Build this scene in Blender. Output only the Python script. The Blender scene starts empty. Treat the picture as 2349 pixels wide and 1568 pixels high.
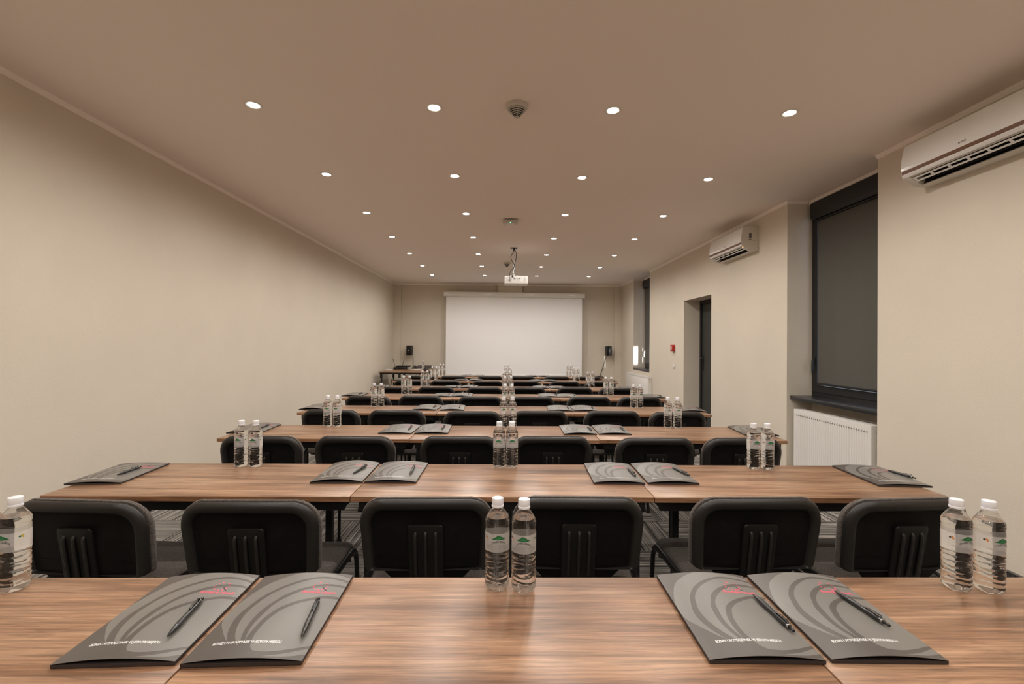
import bpy, math, random
from mathutils import Vector, Matrix
random.seed(7)
S = bpy.context.scene
COL = S.collection
PI = math.pi

# ------------------------------------------------------------------ camera, world, exposure
YAW, PIT, ROL = .0146, .0053, .0074
_F = Vector((math.sin(YAW)*math.cos(PIT), math.cos(YAW)*math.cos(PIT), math.sin(PIT)))
_R = Vector((math.cos(YAW), -math.sin(YAW), 0)); _U = _R.cross(_F)
_R2 = math.cos(ROL)*_R + math.sin(ROL)*_U; _U2 = -math.sin(ROL)*_R + math.cos(ROL)*_U
cam = bpy.data.objects.new('camera', bpy.data.cameras.new('camera')); COL.objects.link(cam)
cam.data.sensor_width = 36; cam.data.lens = 1046/2349*36; cam.data.clip_start = .02
cam.matrix_world = Matrix.Translation((0, 0, 1.35)) @ Matrix((_R2, _U2, -_F)).transposed().to_4x4()
S.camera = cam
W = bpy.data.worlds.new('daylight'); S.world = W; W.use_nodes = True
W.node_tree.nodes['Background'].inputs[0].default_value = (.75, .85, 1, 1)
W.node_tree.nodes['Background'].inputs[1].default_value = 1.0
# added spot outside the far window, standing in for reflected daylight on its reveal
patch_spot = bpy.data.objects.new('outdoor_glint', bpy.data.lights.new('outdoor_glint', 'SPOT')); COL.objects.link(patch_spot)
patch_spot.data.energy = 900; patch_spot.data.spot_size = math.radians(9); patch_spot.data.spot_blend = .6; patch_spot.data.color = (.92, .96, 1); patch_spot.data.shadow_soft_size = .02
patch_spot.location = (3.93, 7.45, 1.30); patch_spot.rotation_euler = (Vector((3.02, 10.45, 1.12))-patch_spot.location).to_track_quat('-Z', 'Y').to_euler()
LAMP_W = 19; LAMP_COL = (1, .95, .895)
S.view_settings.view_transform = 'Standard'; S.view_settings.look = 'None'
S.view_settings.exposure = .44; S.view_settings.gamma = 1; S.view_settings.use_curve_mapping = False
c = S.cycles
c.max_bounces = 10; c.diffuse_bounces = 5; c.glossy_bounces = 5; c.transmission_bounces = 10; c.transparent_max_bounces = 16
c.sample_clamp_indirect = 6; c.blur_glossy = .6; c.use_denoising = True; c.caustics_refractive = True; c.caustics_reflective = False

# ------------------------------------------------------------------ materials
def mat(name, col, rough=.6, metal=0, spec=.5, coat=0, emit=None, bump=None, noise=None, sheen=0):
    m = bpy.data.materials.new(name); m.use_nodes = True
    N, L = m.node_tree.nodes, m.node_tree.links
    b = N['Principled BSDF']
    b.inputs['Base Color'].default_value = (*col, 1); b.inputs['Roughness'].default_value = rough
    b.inputs['Metallic'].default_value = metal; b.inputs['Specular IOR Level'].default_value = spec
    b.inputs['Coat Weight'].default_value = coat; b.inputs['Sheen Weight'].default_value = sheen
    if emit: b.inputs['Emission Color'].default_value = (*emit[0], 1); b.inputs['Emission Strength'].default_value = emit[1]
    if bump or noise:
        tc = N.new('ShaderNodeTexCoord')
    if noise:                       # (scale, amount): faint mottling of the colour
        n = N.new('ShaderNodeTexNoise'); n.inputs['Scale'].default_value = noise[0]; n.inputs['Detail'].default_value = 5
        L.new(tc.outputs['Object'], n.inputs['Vector'])
        r = N.new('ShaderNodeMapRange'); r.inputs['From Min'].default_value = .3; r.inputs['From Max'].default_value = .7
        r.inputs['To Min'].default_value = 1-noise[1]; r.inputs['To Max'].default_value = 1+noise[1]
        L.new(n.outputs['Fac'], r.inputs['Value'])
        v = N.new('ShaderNodeVectorMath'); v.operation = 'SCALE'; v.inputs[0].default_value = col
        L.new(r.outputs[0], v.inputs['Scale']); L.new(v.outputs[0], b.inputs['Base Color'])
    if bump:                        # (scale, strength, distance)
        n = N.new('ShaderNodeTexNoise'); n.inputs['Scale'].default_value = bump[0]; n.inputs['Detail'].default_value = 4
        L.new(tc.outputs['Object'], n.inputs['Vector'])
        u = N.new('ShaderNodeBump'); u.inputs['Strength'].default_value = bump[1]; u.inputs['Distance'].default_value = bump[2]
        L.new(n.outputs['Fac'], u.inputs['Height']); L.new(u.outputs[0], b.inputs['Normal'])
    return m

def wood(name, dark, mid, light, rough):
    m = bpy.data.materials.new(name); m.use_nodes = True
    N, L = m.node_tree.nodes, m.node_tree.links; b = N['Principled BSDF']
    tc = N.new('ShaderNodeTexCoord'); oi = N.new('ShaderNodeObjectInfo')
    off = N.new('ShaderNodeVectorMath'); off.operation = 'SCALE'; off.inputs[0].default_value = (17, 29, 11)
    L.new(oi.outputs['Random'], off.inputs['Scale'])
    ad = N.new('ShaderNodeVectorMath'); L.new(tc.outputs['Object'], ad.inputs[0]); L.new(off.outputs[0], ad.inputs[1])
    def noise(sc, scale, det, dist, rgh=.55):
        mp = N.new('ShaderNodeMapping'); mp.inputs['Scale'].default_value = sc; L.new(ad.outputs[0], mp.inputs['Vector'])
        n = N.new('ShaderNodeTexNoise'); n.inputs['Scale'].default_value = scale; n.inputs['Detail'].default_value = det
        n.inputs['Distortion'].default_value = dist; n.inputs['Roughness'].default_value = rgh
        L.new(mp.outputs[0], n.inputs['Vector']); return n
    A = noise((.9, 9, 9), 1.6, 5, .8); B = noise((5, 150, 150), 1, 5, .3, .75); K = noise((3.2, 16, 16), 1.5, 3, 1.2)
    r1 = N.new('ShaderNodeValToRGB'); e = r1.color_ramp.elements
    e[0].position = .30; e[0].color = (*dark, 1); e[1].position = .68; e[1].color = (*light, 1)
    x = e.new(.48); x.color = (*mid, 1)
    L.new(A.outputs['Fac'], r1.inputs['Fac'])
    r2 = N.new('ShaderNodeMapRange'); r2.inputs['From Min'].default_value = .35; r2.inputs['From Max'].default_value = .65
    r2.inputs['To Min'].default_value = .62; r2.inputs['To Max'].default_value = 1.26; L.new(B.outputs['Fac'], r2.inputs['Value'])
    r3 = N.new('ShaderNodeMapRange'); r3.inputs['From Min'].default_value = .62; r3.inputs['From Max'].default_value = .78
    r3.inputs['To Min'].default_value = 1; r3.inputs['To Max'].default_value = .55; L.new(K.outputs['Fac'], r3.inputs['Value'])
    mu = N.new('ShaderNodeMath'); mu.operation = 'MULTIPLY'; L.new(r2.outputs[0], mu.inputs[0]); L.new(r3.outputs[0], mu.inputs[1])
    v = N.new('ShaderNodeVectorMath'); v.operation = 'SCALE'; L.new(r1.outputs[0], v.inputs[0]); L.new(mu.outputs[0], v.inputs['Scale'])
    Cn = noise((2.2, 60, 60), 1, 4, .9, .62)
    r4 = N.new('ShaderNodeMapRange'); r4.inputs['From Min'].default_value = .32; r4.inputs['From Max'].default_value = .60
    r4.inputs['To Min'].default_value = .66; r4.inputs['To Max'].default_value = 1.08; L.new(Cn.outputs['Fac'], r4.inputs['Value'])
    mv = N.new('ShaderNodeMath'); mv.operation = 'MULTIPLY'; L.new(mu.outputs[0], mv.inputs[0]); L.new(r4.outputs[0], mv.inputs[1])
    L.new(mv.outputs[0], v.inputs['Scale'])
    L.new(v.outputs[0], b.inputs['Base Color'])
    b.inputs['Roughness'].default_value = rough; b.inputs['Specular IOR Level'].default_value = .5
    u = N.new('ShaderNodeBump'); u.inputs['Strength'].default_value = .12; u.inputs['Distance'].default_value = .0006
    L.new(B.outputs['Fac'], u.inputs['Height']); L.new(u.outputs[0], b.inputs['Normal'])
    return m

def carpet(name, across):
    m = bpy.data.materials.new(name); m.use_nodes = True
    N, L = m.node_tree.nodes, m.node_tree.links; b = N['Principled BSDF']
    tc = N.new('ShaderNodeTexCoord'); oi = N.new('ShaderNodeObjectInfo')
    off = N.new('ShaderNodeVectorMath'); off.operation = 'SCALE'; off.inputs[0].default_value = (37, 23, 5)
    L.new(oi.outputs['Random'], off.inputs['Scale'])
    ad = N.new('ShaderNodeVectorMath'); L.new(tc.outputs['Object'], ad.inputs[0]); L.new(off.outputs[0], ad.inputs[1])
    def noise(sc, det):
        mp = N.new('ShaderNodeMapping'); mp.inputs['Scale'].default_value = sc; L.new(ad.outputs[0], mp.inputs['Vector'])
        n = N.new('ShaderNodeTexNoise'); n.inputs['Scale'].default_value = 1; n.inputs['Detail'].default_value = det
        L.new(mp.outputs[0], n.inputs['Vector']); return n
    A = noise((.8, 150, 1) if across else (150, .8, 1), 2); B = noise((260, 260, 60), 2); D = noise((2, 14, 1) if across else (14, 2, 1), 1)
    r = N.new('ShaderNodeValToRGB'); e = r.color_ramp.elements
    e[0].position = .40; e[0].color = (.045, .041, .038, 1); e[1].position = .60; e[1].color = (.40, .375, .34, 1)
    L.new(A.outputs['Fac'], r.inputs['Fac'])
    a = N.new('ShaderNodeMath'); a.operation = 'MULTIPLY_ADD'; a.inputs[1].default_value = 1.1; a.inputs[2].default_value = .45
    L.new(B.outputs['Fac'], a.inputs[0])
    a2 = N.new('ShaderNodeMath'); a2.operation = 'MULTIPLY_ADD'; a2.inputs[1].default_value = 1.2; a2.inputs[2].default_value = .4
    L.new(D.outputs['Fac'], a2.inputs[0])
    m2 = N.new('ShaderNodeMath'); m2.operation = 'MULTIPLY'; L.new(a.outputs[0], m2.inputs[0]); L.new(a2.outputs[0], m2.inputs[1])
    v = N.new('ShaderNodeVectorMath'); v.operation = 'SCALE'; L.new(r.outputs[0], v.inputs[0]); L.new(m2.outputs[0], v.inputs['Scale'])
    L.new(v.outputs[0], b.inputs['Base Color']); b.inputs['Roughness'].default_value = .95; b.inputs['Specular IOR Level'].default_value = .1
    u = N.new('ShaderNodeBump'); u.inputs['Strength'].default_value = .5; u.inputs['Distance'].default_value = .003
    L.new(A.outputs['Fac'], u.inputs['Height']); L.new(u.outputs[0], b.inputs['Normal'])
    return m

def mixed(name, shader, fac, **kw):      # shader mixed with plain transparency
    m = bpy.data.materials.new(name); m.use_nodes = True
    N, L = m.node_tree.nodes, m.node_tree.links; N.remove(N['Principled BSDF'])
    g = N.new(shader); t = N.new('ShaderNodeBsdfTransparent'); x = N.new('ShaderNodeMixShader')
    for k, v in kw.items():
        g.inputs[k].default_value = v
    x.inputs[0].default_value = fac; L.new(t.outputs[0], x.inputs[1]); L.new(g.outputs[0], x.inputs[2])
    L.new(x.outputs[0], N['Material Output'].inputs[0]); return m

M = dict(
    wall=mat('beige_plaster', (.69, .62, .52), .85, spec=.2, bump=(60, .25, .003), noise=(1.3, .03)),
    ceiling=mat('ceiling_paint', (.90, .81, .745), .9, spec=.2, bump=(120, .15, .002)),
    crown=mat('crown_paint', (.92, .84, .77), .8, spec=.2),
    top=wood('walnut_laminate', (.155, .076, .039), (.315, .170, .095), (.42, .255, .155), .30),
    edge=wood('walnut_edge_band', (.22, .10, .048), (.32, .16, .08), (.40, .22, .125), .35),
    black=mat('black_steel', (.006, .006, .006), .38, spec=.4),
    shell=mat('black_moulded_plastic', (.016, .0135, .012), .42, spec=.42, bump=(500, .10, .0005)),  # lamplight on the chair rims put into this lifted colour; panel left darker
    plate=mat('black_satin_plate', (.005, .0045, .004), .45, spec=.3),
    panel=mat('black_matt_panel', (.0035, .003, .0028), .62, spec=.18, bump=(300, .1, .0005)),
    fabric=mat('charcoal_fabric', (.105, .090, .080), .95, spec=.1, bump=(420, .6, .0015), noise=(160, .35), sheen=.1),
    carp_a=carpet('striped_carpet_across', True), carp_b=carpet('striped_carpet_along', False),
    base=mat('dark_carpet_upstand', (.05, .05, .048), .9, spec=.1, noise=(90, .5)),
    bead=mat('grey_bead', (.16, .145, .13), .5),
    dark=mat('graphite_frame', (.014, .014, .015), .45, spec=.4),
    door=mat('dark_door_leaf', (.035, .036, .033), .5, spec=.4),
    blind=mat('taupe_blind_fabric', (.100, .096, .083), .8, spec=.25, bump=(300, .3, .001)),
    sill=mat('dark_sill', (.03, .03, .032), .28),
    glass=mixed('window_glass', 'ShaderNodeBsdfGlossy', .12, Roughness=.02, Color=(1, 1, 1, 1)),
    rad=mat('white_enamel', (.78, .76, .72), .3, spec=.5),
    slot=mat('radiator_slot_grey', (.16, .15, .14), .6),
    yellow=mat('yellow_sticker', (.55, .42, .05), .5),
    ac=mat('white_gloss_plastic', (.84, .82, .79), .16, spec=.6),
    acb=mat('white_satin_plastic', (.66, .62, .56), .4),
    brown=mat('bronze_trim', (.17, .085, .045), .3, spec=.5),
    grey=mat('grey_print', (.13, .12, .11), .6),
    screen=mat('projection_fabric', (.89, .87, .86), .85, spec=.2, bump=(200, .1, .001)),
    casing=mat('screen_casing', (.80, .77, .71), .14, spec=.6),
    chrome=mat('chrome', (.7, .7, .7), .15, metal=1),
    red=mat('red_plastic', (.42, .02, .015), .4), white=mat('white_plastic', (.8, .79, .76), .4),
    ivory=mat('ivory_plastic', (.62, .56, .46), .5),
    led=mat('green_led', (.1, .8, .3), .4, emit=((.1, 1, .35), 3)), amber=mat('amber_led', (.9, .6, .1), .4, emit=((1, .5, .1), 4)),
    detector=mat('detector_plastic', (.56, .51, .45), .5),
    lens=mat('lamp_lens', (1, 1, 1), .4, emit=((1, .95, .86), 28)),
    ring=mat('lamp_trim', (.75, .70, .64), .3),
    cap=mat('white_bottle_cap', (.80, .81, .85), .35),
    water=mixed('water_filled_plastic', 'ShaderNodeBsdfGlass', .92, Roughness=0.0, IOR=1.33, Color=(1, 1, 1, 1)),
    label=mixed('milky_label_film', 'ShaderNodeBsdfDiffuse', .30, Color=(.95, .95, .94, 1)),
    green=mat('green_print', (.008, .115, .04), .5), lgreen=mat('light_green_print', (.02, .20, .06), .5),
    navy=mat('dark_print', (.03, .035, .04), .5), orange=mat('orange_print', (.6, .2, .05), .5),
    fbg=mat('folder_grey_brown', (.092, .079, .069), .36, spec=.4, noise=(8, .05)), flt=mat('folder_light_grey', (.182, .171, .154), .34, spec=.4, noise=(8, .05)),
    fin=mat('folder_inside', (.035, .026, .025), .6), pink=mat('pink_print', (.80, .10, .16), .5), wprint=mat('white_print', (.85, .85, .82), .5),
    pen=mat('black_pen', (.012, .012, .013), .2, spec=.6), penm=mat('gunmetal_pen_ring', (.35, .35, .35), .2, metal=1),
    paper=mat('white_paper', (.7, .66, .6), .8),
)
M['lens'].cycles.emission_sampling = 'NONE'

# ------------------------------------------------------------------ mesh helpers
def mesh(name, V, F, mats, mi=None, smooth=38):
    me = bpy.data.meshes.new(name); me.from_pydata([tuple(v) for v in V], [], F)
    for m in (mats if isinstance(mats, (list, tuple)) else [mats]):
        me.materials.append(m)
    if mi: me.polygons.foreach_set('material_index', mi)
    me.update()
    if smooth:
        me.polygons.foreach_set('use_smooth', [True]*len(F)); me.set_sharp_from_angle(angle=math.radians(smooth))
    return me

class MB:
    def __init__(s): s.V, s.F, s.I = [], [], []
    def add(s, V, F, i=0, T=None):
        n = len(s.V); s.V += [tuple(T @ Vector(v)) if T else tuple(v) for v in V]
        s.F += [tuple(a+n for a in f) for f in F]; s.I += [i]*len(F); return s
    def box(s, a, b, i=0, T=None):
        (x0, y0, z0), (x1, y1, z1) = a, b
        V = [(x0, y0, z0), (x1, y0, z0), (x1, y1, z0), (x0, y1, z0), (x0, y0, z1), (x1, y0, z1), (x1, y1, z1), (x0, y1, z1)]
        return s.add(V, [(0, 3, 2, 1), (4, 5, 6, 7), (0, 1, 5, 4), (1, 2, 6, 5), (2, 3, 7, 6), (3, 0, 4, 7)], i, T)
    def loft(s, R, closed=True, caps=True, i=0, T=None):
        n = len(R[0]); V = [p for r in R for p in r]; F = []
        for k in range(len(R)-1):
            for j in range(n if closed else n-1):
                a, b = k*n+j, k*n+(j+1) % n
                F.append((a, b, b+n, a+n))
        if caps: F.append(tuple(range(n))[::-1]); F.append(tuple(range((len(R)-1)*n, len(R)*n)))
        return s.add(V, F, i, T)
    def rbox(s, a, b, r=.01, ch=.003, n=4, i=0, T=None):     # upright box with round vertical edges and chamfered rims
        cx, cy = (a[0]+b[0])/2, (a[1]+b[1])/2; hx, hy = (b[0]-a[0])/2, (b[1]-a[1])/2
        R = [[(cx+x, cy+y, z) for x, y in rrect(hx-d, hy-d, max(r-d, .0005), n)] for z, d in ((a[2], ch), (a[2]+ch*.3, ch*.3), (a[2]+ch, 0), (b[2]-ch, 0), (b[2]-ch*.3, ch*.3), (b[2], ch))]
        return s.loft(R, i=i, T=T)
    def lathe(s, P, n=24, i=0, T=None, caps=True):
        return s.loft([[(r*math.cos(2*PI*k/n), r*math.sin(2*PI*k/n), z) for k in range(n)] for r, z in P], caps=caps, i=i, T=T)
    def tube(s, P, r, n=8, i=0, flat=1, T=None):
        P = [Vector(p) for p in P]; R = []; up = Vector((0, 0, 1)) if abs((P[1]-P[0]).normalized().z) < .9 else Vector((1, 0, 0)); side = None
        for k, p in enumerate(P):
            d = (P[min(k+1, len(P)-1)]-P[max(k-1, 0)]).normalized()
            side = (d.cross(up) if side is None else side-d*side.dot(d)).normalized(); w = side.cross(d)
            R.append([p+side*(r*math.cos(2*PI*j/n))+w*(r*flat*math.sin(2*PI*j/n)) for j in range(n)])
        return s.loft(R, i=i, T=T)
    def prism(s, poly, f0, f1, i=0, T=None):      # poly points mapped by f0 and f1 into space
        n = len(poly); return s.loft([[f0(*p) for p in poly], [f1(*p) for p in poly]], i=i, T=T)
    def mesh(s, name, mats, smooth=38): return mesh(name, s.V, s.F, mats, s.I, smooth)

def rrect(hx, hy, r, n=4):
    r = min(r, hx, hy); out = []
    for q, (sx, sy) in enumerate(((1, 1), (-1, 1), (-1, -1), (1, -1))):
        for k in range(n+1):
            a = PI/2*(q+k/n); out.append((sx*(hx-r)+r*math.cos(a), sy*(hy-r)+r*math.sin(a)))
    return out

def obj(name, me, parent=None, loc=(0, 0, 0), rot=(0, 0, 0), **p):
    o = bpy.data.objects.new(name, me); COL.objects.link(o); o.location = loc; o.rotation_euler = rot
    if parent: o.parent = parent
    for k, v in p.items(): o[k] = v
    return o

def thing(name, label, category, loc=(0, 0, 0), rz=0, group=None, me=None):
    o = obj(name, me, None, loc, (0, 0, rz), label=label, category=category)
    if group: o['group'] = group
    return o

def copy_tree(o, parent=None):
    kids = list(o.children)
    q = o.copy(); COL.objects.link(q); q.parent = parent
    for k in kids: copy_tree(k, q)
    return q

def text_mesh(body, size, depth=0, spacing=1.0, shear=0, bold=0):
    cu = bpy.data.curves.new('lettering', 'FONT'); cu.body = body; cu.size = size; cu.align_x = 'CENTER'; cu.align_y = 'CENTER'
    cu.space_character = spacing; cu.shear = shear; cu.offset = bold; cu.resolution_u = 3; cu.extrude = depth
    o = bpy.data.objects.new('lettering', cu); COL.objects.link(o)
    dg = bpy.context.evaluated_depsgraph_get(); me = bpy.data.meshes.new_from_object(o.evaluated_get(dg))
    V = [v.co.copy() for v in me.vertices]; F = [tuple(p.vertices) for p in me.polygons]
    bpy.data.objects.remove(o); bpy.data.curves.remove(cu); bpy.data.meshes.remove(me)
    return V, F

def cat(P, k=4):      # smooth a polyline
    out = []
    for i in range(len(P)-1):
        p0, p1, p2, p3 = P[max(i-1, 0)], P[i], P[i+1], P[min(i+2, len(P)-1)]
        for j in range(k):
            t = j/k; out.append(tuple(.5*(2*b+(c_-a)*t+(2*a-5*b+4*c_-d)*t*t+(3*b-a-3*c_+d)*t**3) for a, b, c_, d in zip(p0, p1, p2, p3)))
    return out+[P[-1]]

# ------------------------------------------------------------------ room
XL, XR, H, YB, YF, XI = -2.826, 2.947, 2.875, -1.7, 11.62, 3.215
R1a, R1b, R2a, R2b, DA, DB, DH = 3.569, 4.73, 9.279, 10.45, 6.49, 7.49, 2.088
def structure(name, me): return obj(name, me, kind='structure')
XO = XI+.09
b = MB()
for y0, y1, z0, z1, x0 in ((YB, R1a, 0, H, XR), (R1a, R1b, 0, .80, XI), (R1b, DA, 0, H, XR), (DA, DB, DH, H, XR), (DB, R2a, 0, H, XR), (R2a, R2b, 0, .80, XR), (R2b, YF+.2, 0, H, XR)):
    b.box((x0, y0, z0), (XI+.2 if x0 == XI else 3.31, y1, z1))
structure('wall_right', b.mesh('wall_right', M['wall'], 0))
structure('wall_left', MB().box((XL-.2, YB, 0), (XL, YF+.2, H)).mesh('wall_left', M['wall'], 0))
b = MB().box((XL, YF, 0), (XR, YF+.2, H)).box((XL, YF-.06, 0), (XL+.18, YF, H)).box((-.19, YF-.10, 0), (.42, YF, H)).box((XR-.17, YF-.06, 0), (XR, YF, H))
structure('wall_front', b.mesh('wall_front', M['wall'], 0))
structure('wall_back', MB().box((XL-.2, YB-.2, 0), (3.45, YB, H)).mesh('wall_back', M['wall'], 0))
structure('ceiling', MB().box((XL-.2, YB-.2, H), (3.45, YF+.2, H+.15)).mesh('ceiling', M['ceiling'], 0))
floor = structure('floor', MB().box((XL-.2, YB-.2, -.2), (3.45, YF+.2, -.008)).mesh('floor', M['carp_a'], 0))
tm = [MB().rbox((-.249, -.249, -.008), (.249, .249, 0), .002, .0015, 1).mesh('carpet_tile', m, 0) for m in (M['carp_a'], M['carp_b'])]
ny = 0
y = .25
while y < YF and ny < 22:
    x = XL+.25; k = 0
    while x < XR:
        obj('carpet_tile', tm[(k+ny) % 2], floor, (x, y, 0)); x += .5; k += 1
    y += .5; ny += 1

def moulding(name, pts, h=.036):       # cove along the wall heads; pts = (x, y) with room on the left-hand side of travel
    b = MB(); R = []
    for i, p in enumerate(pts):
        p = Vector(p); a = (p-Vector(pts[i-1])).normalized() if i else None; d = (Vector(pts[i+1])-p).normalized() if i < len(pts)-1 else None
        na = Vector((-a.y, a.x)) if a else None; nd = Vector((-d.y, d.x)) if d else None
        n = (na+nd)/(1+na.dot(nd)) if a and d else (na or nd)
        R.append([(p.x+n.x*o, p.y+n.y*o, H-z) for o, z in ((0, 0), (0, h), (.004, h), (.006, h*.7), (.009, h*.35), (.013, .006), (.013, 0))])
    b.loft(R); return structure(name, b.mesh(name, M['crown'], 0))
moulding('trim_1', [(XL, YF-.06), (XL, YB)])
moulding('trim_2', [(XR-.17, YF), (.42, YF), (.42, YF-.10), (-.19, YF-.10), (-.19, YF), (XL+.18, YF), (XL+.18, YF-.06), (XL, YF-.06)])
moulding('trim_3', [(XR, YB), (XR, R1a), (XI-.05, R1a)])
moulding('trim_4', [(XI-.05, R1b), (XR, R1b), (XR, R2a), (XI-.05, R2a)])
moulding('trim_5', [(XI-.05, R2b), (XR, R2b), (XR, YF-.06), (XR-.17, YF-.06), (XR-.17, YF)])
def skirting(name, x, s, y0, y1):
    o = structure(name, MB().box((min(x, x+s*.007), y0, 0), (max(x, x+s*.007), y1, .048)).mesh(name, M['base'], 0))
    obj('bead', MB().box((min(x, x+s*.010), y0, .048), (max(x, x+s*.010), y1, .056)).mesh('bead', M['bead'], 0), o)
skirting('baseboard_left', XL, 1, YB, YF-.06); skirting('baseboard_right', XR, -1, YB, R1a); skirting('baseboard_middle', XR, -1, R1b, DA); skirting('baseboard_far', XR, -1, DB, YF-.06)

# windows: frame, sash, pane, sill, handle
def window(name, y0, y1, sill_x, z0=.84, z1=2.83):
    w = structure(name, None)
    xf = XI-.004
    f = MB()
    for a, b_ in (((xf, y0, z0), (XO, y0+.045, z1)), ((xf, y1-.045, z0), (XO, y1, z1)), ((xf, y0+.045, z0), (XO, y1-.045, z0+.05)), ((xf, y0+.045, z1-.05), (XO, y1-.045, z1+.04))): f.box(a, b_)
    obj('frame', f.mesh('frame', M['dark'], 0), w)
    f = MB(); xs = xf-.012
    ya, yb, za, zb = y0+.035, y1-.035, z0+.045, z1-.05
    for a, b_ in (((xs, ya, za), (xs+.05, ya+.06, zb)), ((xs, yb-.06, za), (xs+.05, yb, zb)), ((xs, ya+.06, za), (xs+.05, yb-.06, za+.07)), ((xs, ya+.06, zb-.06), (xs+.05, yb-.06, zb))): f.box(a, b_)
    sash = obj('sash', f.mesh('sash', M['dark'], 0), w)
    obj('pane', MB().box((xs+.022, ya+.05, za+.05), (xs+.028, yb-.05, zb-.05)).mesh('pane', M['glass'], 0), sash)
    obj('window_sill', MB().rbox((sill_x, y0+.002, .80), (XI+.0, y1-.002, .84), .004, .004, 2).mesh('window_sill', M['sill'], 30), w)
    hm = MB().box((xs-.012, yb-.042, 1.16), (xs, yb-.018, 1.24)).rbox((xs-.034, yb-.040, 1.08), (xs-.016, yb-.022, 1.21), .004, .003, 2).box((xs-.02, yb-.035, 1.19), (xs-.005, yb-.025, 1.205))
    obj('handle', hm.mesh('handle', M['dark' if name == 'window_1' else 'white'], 30), w)
    return xs
xs = window('window_1', R1a, R1b, 2.98); window('window_2', R2a, R2b, 2.94)
# upper filler of wall over the windows
structure('trim_6', MB().box((XI-.04, R1a, 2.83), (XO, R1b, H)).box((XI-.04, R2a, 2.83), (XO, R2b, H)).mesh('trim_6', M['crown'], 0))

def roller_blind(y0, y1, zb, label, head=True):
    t = thing('roller_blind', label, 'blind', (xs-.02, (y0+y1)/2, zb), group='roller blinds on the window recesses')
    w = (y1-y0)/2
    b = MB()
    n = 24; R = []
    ztop = 2.70-zb
    for k in range(n+1):
        yy = -w+2*w*k/n; bow = .004*math.sin(k*1.1)
        R.append([(bow*.3, yy, 0), (bow, yy, ztop*.12), (bow*.7, yy, ztop*.45), (.001, yy, ztop*.8), (0, yy, ztop), (.0015, yy, ztop), (.0025, yy, ztop*.8), (bow*.7+.0015, yy, ztop*.45), (bow+.0015, yy, ztop*.12), (bow*.3+.0015, yy, 0)])
    obj('blind_fabric', b.loft(R).mesh('blind_fabric', M['blind']), t)
    obj('bottom_bar', MB().rbox((-.006, -w, -.022), (.008, w, 0), .003, .002, 2).mesh('bottom_bar', M['dark']), t)
    c_ = MB().prism([(-.048, .0), (-.052, .006), (-.052, .10), (-.046, .135), (-.03, .15), (.025, .15), (.025, 0), (.0, -.03), (-.035, -.03)],
                    lambda x, z: (x, -w-.012, ztop+z-.02), lambda x, z: (x, w+.05, ztop+z-.02))
    obj('cassette', c_.mesh('cassette', M['dark'], 20), t)
    obj('rail', MB().box((-.045, -w-.010, ztop-.055), (-.005, w+.010, ztop-.043)).box((-.030, -w-.010, ztop-.073), (-.003, w+.010, ztop-.062)).mesh('rail', M['dark'], 0), t)
    return t
roller_blind(R1a+.05, R1b-.135, .985, 'dark taupe roller blind drawn down inside the nearer right-hand window recess')
roller_blind(R2a+.75, R2b-.115, .975, 'dark roller blind drawn down in the far window recess, above the small radiator')

roller_blind(R2a+.05, R2a+.69, 1.36, 'unseen dark roller blind, added half-drawn to limit the daylight patch, far window recess')  # out-of-view blind, added to cut off the top of the daylight patch

# door
d = structure('door_1', None)
dx = 3.24
f = MB().box((dx-.03, DA, 0), (dx+.06, DA+.06, DH)).box((dx-.03, DB-.06, 0), (dx+.06, DB, DH)).box((dx-.03, DA+.06, DH-.06), (dx+.06, DB-.06, DH))
obj('frame', f.mesh('frame', M['dark'], 0), d)
leaf = obj('door_leaf', MB().box((dx-.012, DA+.062, .01), (dx+.04, DB-.062, DH-.062)).mesh('door_leaf', M['door'], 0), d)
hm = MB().rbox((dx-.022, DB-.118, .95), (dx-.012, DB-.080, 1.20), .006, .003, 3).tube([(dx-.02, DB-.10, 1.15), (dx-.06, DB-.10, 1.15), (dx-.068, DB-.115, 1.15), (dx-.068, DB-.22, 1.148)], .009, 8)
obj('door_handle', hm.mesh('door_handle', M['black']), leaf)

# ------------------------------------------------------------------ downlights
ORD = ['nearest', 'second', 'third', 'fourth', 'fifth', 'sixth', 'seventh', 'eighth']
LX = [-1.6276+1.1572*i for i in range(4)]
COLN = ['leftmost column', 'second column from the left', 'third column from the left', 'rightmost column']
ring = MB().lathe([(.036, .004), (.036, -.003), (.040, -.006), (.050, -.006), (.054, -.001), (.054, .004)], 28, caps=False).mesh('trim_ring', M['ring'])
lensm = MB().lathe([(.0362, .002), (.034, -.004), (.024, -.007), (.010, -.008), (.0005, -.0085)], 24).mesh('lamp_lens', M['lens'])
lamp = bpy.data.lights.new('downlight_lamp', 'SPOT'); lamp.energy = LAMP_W; lamp.color = LAMP_COL; lamp.spot_size = math.radians(172); lamp.spot_blend = .7; lamp.shadow_soft_size = .035
for j in range(-3, 7):
    yy = 2.941+1.1943*j
    for i, xx in enumerate(LX):
        lb = f'round recessed ceiling downlight, {ORD[j]} row ahead, {COLN[i]}' if j >= 0 else f'round recessed ceiling downlight above or behind the nearest table row, {["row over the nearest table edge","row over the camera","rearmost row"][-1-j]}, {COLN[i]}'
        lb = lb if j >= 0 else f'round ceiling downlight, {["first","second","third"][-1-j]} row out of view overhead, {COLN[i]}'
        t = thing('ceiling_downlight', lb, 'ceiling light', (xx, yy, H), group='recessed downlights in the ceiling')
        obj('trim_ring', ring, t); obj('lamp_lens', lensm, t)
        l = bpy.data.objects.new('lamp', lamp); COL.objects.link(l); l.parent = t; l.location = (0, 0, -.03)

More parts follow.
